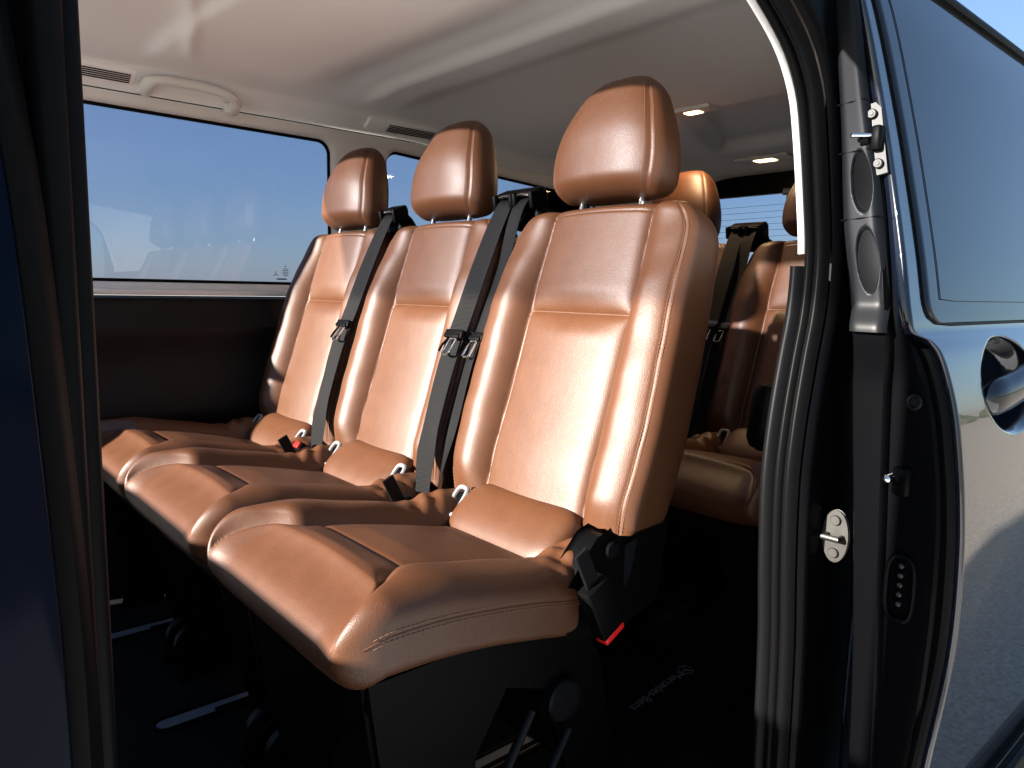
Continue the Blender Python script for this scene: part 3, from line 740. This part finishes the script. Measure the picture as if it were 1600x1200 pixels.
# jamb face and inner frame
def door_strip(prof, m, name, z0=-.12, z1=1.33, n=70, parent=door):
    V = []
    for i in range(n):
        z = z0 + (z1 - z0) * i / (n - 1); xe, yo = lerp_tab(DT, z)
        xj = lerp_tab([(-.12, .950), (.5, .955), (.8, .950), (.95, .948), (1.1, .945), (1.254, .930), (1.33, .915)], z)[0]
        V += [(xj + a, yo + y if y < .06 else min(yo + y, .452 if y > .1 else 9), z) for a, y in prof]
    o = mesh_obj(name, V, grid_faces(n, len(prof)), m, parent); o.data.set_sharp_from_angle(angle=math.radians(30)); return o
BTAB = [(-.12, .345, .382), (.30, .355, .388), (.45, .362, .395), (.62, .371, .408), (.79, .378, .421), (.86, .376, .420), (1.0, .396, .443), (1.14, .421, .455), (1.25, .435, .462), (1.33, .446, .464)]
def jamb(z):
    xe, yo = lerp_tab(DT, z); yr, yl = lerp_tab(BTAB, z)
    xj = lerp_tab([(-.12, .958), (.5, .962), (.8, .960), (.86, .946), (1.03, .950), (1.254, .928), (1.33, .912)], z)[0]
    return xe, yo, yr, yl, xj
def door_strip(fn, m, name, z0=-.12, z1=1.33, n=90):
    V = []; k = 0
    for i in range(n):
        z = z0 + (z1 - z0) * i / (n - 1); r = fn(*jamb(z)); k = len(r); V += [(x, y, z) for x, y in r]
    o = mesh_obj(name, V, grid_faces(n, k), m, door); o.data.set_sharp_from_angle(angle=math.radians(30)); return o
door_strip(lambda xe, yo, yr, yl, xj: [(xe + .012, yo + .019), (xj + .004, yo + .0205), (xj, yo + .024), (xj - .001, (yo + yr) / 2), (xj, yr - .001)], PAINT_IN, 'door_jamb')
door_strip(lambda xe, yo, yr, yl, xj: [(xj, yr - .002), (xj - .010, yr), (xj - .014, yr + .003), (xj - .015, (yr + yl) / 2), (xj - .014, yl - .003), (xj - .010, yl), (xj + .02, yl + .001), (xj + .3, yl + .001)], PAINT_IN, 'inner_frame')
door_strip(lambda xe, yo, yr, yl, xj: [(xe - .001, yo + .008), (xe - .006, yo + .011), (xe - .008, yo + .016), (xe - .006, yo + .021), (xe, yo + .024)], RUBBER, 'edge_seal', -.12, .84)
def trimx(z): return lerp_tab([(.80, .932), (.95, .930), (1.1, .928), (1.254, .908), (1.33, .893)], z)[0]
V = []; NZ, NT = 150, 40
for i in range(NZ):
    z = .858 + (1.33 - .858) * i / (NZ - 1); yr, yl = lerp_tab(BTAB, z)
    for k in range(NT):
        t = k / (NT - 1); y = yl + .001 + (yr - yl - .002) * t
        x = trimx(z) + .010 * abs(2 * t - 1) ** 6 - .012 * sstep(.895, .86, z)
        for (cz, hz) in ((1.042, .037), (.946, .040)):
            q = math.sqrt(((z - cz) / hz) ** 2 + ((t - .60) / .27) ** 2); x += .016 * (1 - sstep(.82, 1.0, q))
        V.append((x, y, z))
tr = mesh_obj('frame_trim', V, grid_faces(NZ, NT), SATIN, door)
for zj in (1.137, 1.078, .996):
    yr, yl = lerp_tab(BTAB, zj); mb = MB(); mb.tube([(trimx(zj) + .002, yl + .001, zj), (trimx(zj) + .0004, (yr + yl) / 2, zj + .001), (trimx(zj) + .002, yr, zj + .003)], .0012, 6); mb.build('trim_joint', RUBBER, tr)
for (cz, hz) in ((1.042, .031), (.946, .034)):  # near-black inserts stand in for the shade inside the oval openings
    yr, yl = lerp_tab(BTAB, cz); yr2, yl2 = lerp_tab(BTAB, cz + hz); yc = yl + (yr - yl) * .6; sl_ = ((yr2 + yl2) - (yr + yl)) / 2 / hz
    mb = MB(); mb.prism([(yc + sl_ * hz * math.sin(a) + .0085 * math.cos(a), cz + hz * math.sin(a)) for a in [2 * math.pi * k / 28 for k in range(28)]], trimx(cz) + .0135, trimx(cz) + .016, 'x'); mb.build('recess_shade', RUBBER, tr)
# lock plate with bolts and pin
mb = MB(); yb, zb = .403, 1.087
def plate_y(z): return lerp_tab([(1.03, .396), (1.14, .418)], z)[0]
mb = MB()
mb.prism([(plate_y(z) + w_, z) for z, w_ in ((1.052, -.006), (1.050, .004), (1.058, .008), (1.075, .007), (1.100, .007), (1.118, .009), (1.132, .007), (1.134, -.003), (1.128, -.008), (1.09, -.007))], .936, .944, 'x')
pl = mb.build('lock_plate', STEEL, door, bevel=.0015)
for z in (1.062, 1.122):
    mb = MB(); mb.disc((.936, plate_y(z) + .001, z), (-1, 0, 0), .0058, .005, 20); mb.disc((.931, plate_y(z) + .001, z), (-1, 0, 0), .0028, .001, 6); mb.build('bolt', STEEL, pl, smooth=True)
mb = MB(); mb.box((.934, plate_y(1.092) - .002, 1.092), (.016, .012, .030), None, .003); mb.disc((.932, plate_y(1.09) + .010, 1.090), (-.5, 1, 0), .006, .008, 16); mb.build('stop_block', RUBBER, pl, smooth=True)
mb = MB(); mb.tube([(.930, .412, 1.096), (.914, .430, 1.096)], .0028, 10); mb.build('guide_pin', CHROME, pl, smooth=True)
# roller, contact plate, grommet in the lower jamb
mb = MB(); mb.disc((.958, .366, .676), (-1, 0, 0), .005, .022, 20); rr = mb.build('door_bumper', CHROME, door, smooth=True)
mb = MB(); mb.box((.960, .354, .672), (.014, .022, .038), None, .005); mb.build('bumper_bracket', PAINT_IN, rr, smooth=True)
mb = MB(); ring = [(.957, .345 + .0165 * math.copysign(abs(math.cos(a)) ** .6, math.cos(a)), .535 + .042 * math.copysign(abs(math.sin(a)) ** .6, math.sin(a))) for a in [2 * math.pi * k / 32 for k in range(32)]]
mb.tube(ring, .0032, 8, True); cp = mb.build('contact_plate', PAINT_IN, door, smooth=True)
mb = MB(); [mb.disc((.961, .345, .515 + k * .0125), (-1, 0, 0), .0034, .007, 14) for k in range(5)]; mb.build('contact_pins', STEEL, cp, smooth=True)
mb = MB(); mb.tube([(.956, .3470 + .0075 * math.cos(2 * math.pi * k / 24), .774 + .0085 * math.sin(2 * math.pi * k / 24)) for k in range(24)], .0022, 8, True); mb.disc((.960, .347, .774), (-1, 0, 0), .006, .003, 16); mb.build('grommet', GREYPL, door, smooth=True)
# door glass
V = []; zs2 = [.8705 + (1.318 - .8705) * i / 60 for i in range(61)]
def gx(z):
    x = lerp_tab(DT, z)[0] + lerp_tab([(.87, .044), (1.03, .040), (1.2, .033), (1.33, .028)], z)[0]
    r = .03; q = max(0, (.8705 + r - z) / r); return x + r * (1 - math.sqrt(max(0, 1 - q * q)))
def gpt(t, z, off): 
    x0 = gx(z); return (x0 + (2.55 - x0) * t, lerp_tab(DT, z)[1] - off, z)
ts = [0, .002, .01, .05, .1, .2, .3, .5, .7, 1]
for z in zs2: V += [gpt(t, z, .0032 if i else -.002) for i, t in enumerate(ts)]
dg = mesh_obj('door_window', V, grid_faces(61, len(ts)), DARKGLASS, door)
mb = MB(); ring = [Vector(gpt(0, z, .0004)) + Vector((-.0015, 0, 0)) for z in reversed(zs2)] + [Vector((gx(.8705) + k * .05, lerp_tab(DT, .8675)[1] - .0005, .8680)) for k in range(1, 28)]
mb.tube(ring, .0024, 6); mb.build('window_gap', RUBBER, dg, smooth=True)
# printed border line on the glass
mb = MB(); ring = [Vector(gpt(0, z, .0040)) + Vector((.045 , 0, 0)) for z in reversed([.90 + .41 * i / 40 for i in range(41)])] + [Vector((gx(.90) + .045 + k * .05, lerp_tab(DT, .9)[1] - .0040, .8975)) for k in range(1, 26)]
mb.tube(ring, .0006, 5); mb.build('glass_border', SATIN, dg, smooth=True)
# door handle
V = []; n, k_ = 40, 20
for i in range(n):
    t = i / (n - 1); x = 1.102 + .26 * t
    zc = .770 + .030 * sstep(0, .7, t); yc = .313 - .016 * math.sin(math.pi * min(1, t * 1.1))
    e = math.sqrt(max(0, 1 - (1 - min(1, t / .12)) ** 2)); e = max(.05, e)
    for j in range(k_):
        a = 2 * math.pi * j / k_; V.append((x, yc + .014 * e * math.cos(a), zc + (.026 - .004 * t) * e * math.sin(a)))
F = grid_faces(n, k_, True); F.append(tuple(range(k_))[::-1]); F.append(tuple((n - 1) * k_ + j for j in range(k_)))
mesh_obj('door_handle', V, F, PAINT, door)
# protective moulding low on the door
mb = MB(); V = []
mb.box((1.75, .288, .145), (1.50, .022, .06), Matrix.Rotation(math.radians(0), 3, 'Z'), .008); mb.build('lower_moulding', GREYPL, door, smooth=True)

# ---- front pillar and front door edge (left of the picture)
PT = [(-.3, .062, .400), (.2, .062, .398), (.5, .060, .396), (.7, .060, .396), (.85, .055, .400), (.95, .050, .408), (1.05, .041, .420), (1.2, .036, .445), (1.33, .03, .47)]
zs3 = [-.3 + 1.63 * i / 79 for i in range(80)]
def vstrip(fn, m, name, parent):
    V = []; nc = 0
    for z in zs3:
        r = fn(z); nc = len(r); V += [(x, y, z) for x, y in r]
    o = mesh_obj(name, V, grid_faces(80, nc), m, parent); o.data.set_sharp_from_angle(angle=math.radians(45)); return o
def f_skin(z):
    x, y = lerp_tab(PT, z)
    return [(-.6, y - .02 - .0), (-.3, y - .012), (-.1, y - .006), (x - .03, y - .003), (x - .008, y - .001), (x - .002, y + .001), (x, y + .006), (x - .001, y + .02)]
PAINT_F = mat('door_edge_paint', (0.0004, 0.002, 0.007), 0.12, spec=0.05)
fd = vstrip(f_skin, PAINT_F, 'front_door', van)
def f_pillar(z):
    x, y = lerp_tab(PT, z)
    return [(x + .002, y + .022), (x + .010, y + .020), (x + .016, y + .026), (x + .017, y + .05), (x+.0165, .50)]
vstrip(f_pillar, RUBBER, 'front_pillar', van)
def tubez(x, y, r, m, name):
    mb = MB(); mb.tube([(x, y, z) for z in (-.3, .3, .9, 1.33)], r, 16); return mb.build(name, m, van, smooth=True)
tubez(.074, .452, .009, RUBBER, 'pillar_seal'); tubez(.086, .470, .008, RUBBER, 'pillar_bead'); tubez(.090, .492, .0085, RUBBER, 'pillar_seal'); 
mb = MB(); mb.box((.02, .52, .55), (.13, .10, 1.7), None, .012); mb.build('pillar_cover', PLAST, van, smooth=True)
# opening header, then an added unseen block keeping sun off cushion fronts and floor
mb = MB(); mb.box((.48, .49, 1.33), (1.0, .04, .06), None, .01); mb.build('door_header', PAINT_IN, van, smooth=True)
mb = MB(); mb.box((-.42, 1.40, .355), (.06, 1.90, .71), None, .02); mb.build('sun_blocker', PLAST, van, smooth=True)

mb = MB(); mb.box((-.75, 2.37, .42), (.95, .04, .90), None, .01); mb.build('sky_blocker', PAINT_IN, van, smooth=True)  # unseen panel added to cut blue sky light from the cab side
# ================================================================== mat with its print
mt = MB()
pts = [(.95, .80), (1.36, .80), (1.40, .82), (1.445, .88), (1.46, .95), (1.46, 2.2), (.95, 2.2)]
mt.prism(pts, .001, .009, 'z'); m_o = mt.build('floor_mat', bump(mat('mat_pile', (.003, .003, .0033), .95, spec=.05), 'noise', 500, .8, .003, .3, 150), None, bevel=.003)
tag(m_o, 'black carpet floor mat printed with a white star emblem and lettering', 'floor mat')
tx = bpy.data.curves.new('mat_lettering', 'FONT'); tx.body = 'Mercedes-Benz'; tx.size = .034; tx.align_x = 'LEFT'; tx.align_y = 'CENTER'; tx.extrude = .0004
to = bpy.data.objects.new('mat_lettering_curve', tx); COL.objects.link(to); to.data.materials.append(WHITE)
dg_ = bpy.context.evaluated_depsgraph_get(); me = bpy.data.meshes.new_from_object(to.evaluated_get(dg_)); bpy.data.objects.remove(to)
lt = bpy.data.objects.new('lettering', me); COL.objects.link(lt); lt.parent = m_o
lt.location = (1.385, .962, .0100); lt.rotation_euler = (0, 0, math.radians(187))
mb = MB(); ec_ = Vector((1.405, .964, .0100)); mb.tube([ec_ + Vector((.018 * math.cos(2 * math.pi * k / 30), .018 * math.sin(2 * math.pi * k / 30), 0)) for k in range(30)], .0012, 6, True)
for a in (7, 127, 247):
    mb.tube([ec_, ec_ + Vector((.018 * math.cos(math.radians(a + 180)), .018 * math.sin(math.radians(a + 180)), 0))], [.0018, .0006], 6)
mb.build('emblem', WHITE, m_o)

# ================================================================== outside
gm = mat('gravel_ground', (.50, .44, .37), .95, spec=.1)
b = gm.node_tree.nodes['Principled BSDF']; tc = N(gm, 'ShaderNodeTexCoord'); no = N(gm, 'ShaderNodeTexNoise'); no.inputs['Scale'].default_value = 45; no.inputs['Detail'].default_value = 9; no.inputs['Roughness'].default_value = .7
L(gm, tc.outputs['Object'], no.inputs['Vector']); cr = N(gm, 'ShaderNodeValToRGB'); cr.color_ramp.elements[0].position = .35; cr.color_ramp.elements[1].position = .68
cr.color_ramp.elements[0].color = (.20, .175, .145, 1); cr.color_ramp.elements[1].color = (.52, .47, .40, 1); L(gm, no.outputs['Fac'], cr.inputs[0]); L(gm, cr.outputs[0], b.inputs['Base Color'])
bp = N(gm, 'ShaderNodeBump'); bp.inputs['Strength'].default_value = .6; bp.inputs['Distance'].default_value = .02; L(gm, no.outputs['Fac'], bp.inputs['Height']); L(gm, bp.outputs[0], b.inputs['Normal'])
g = mesh_obj('ground', [(-900, -900, -.55), (900, -900, -.55), (900, 900, -.55), (-900, 900, -.55)], [(0, 1, 2, 3)], gm, None, False); tag(g, kind='structure')
pm = bump(mat('pale_bounce', (.88, .87, .84), .9, spec=.1), 'noise', 14, .3, .004, .08, 6)
mb = MB(); mb.box((-1.2, -1.35, -.543), (6.4, 3.5, .006)); pv = mb.build('bounce_pad', pm, None); tag(pv, kind='structure')  # pale pad added as a reflector, bouncing sunlight up to the headliner
# distant wood, a long uneven bank of crowns
V = []; F = []; rnd = random.Random(3)
fm = mat('foliage', (.045, .055, .025), .9)
mb = MB()
def clump(c, r):
    P = []; n1, n2 = 7, 9
    for i in range(n1):
        th = math.pi * i / (n1 - 1)
        for j in range(n2):
            ph = 2 * math.pi * j / n2; k = r * rnd.uniform(.75, 1.2)
            P.append(Vector(c) + Vector((math.sin(th) * math.cos(ph) * k, math.sin(th) * math.sin(ph) * k, math.cos(th) * k * .8)))
    mb.add(P, grid_faces(n1, n2, True))
for k in range(260):
    a = math.radians(rnd.uniform(-100, 60)); d = rnd.uniform(38, 60); x = d * math.cos(a); y = d * math.sin(a)
    if y > -8: continue
    clump((x, y, -.2), rnd.uniform(.7, 1.9))
w_o = mb.build('wood', fm, None); tag(w_o, kind='stuff', label='far-off dark wood behind the gravel plain', cat='wood')
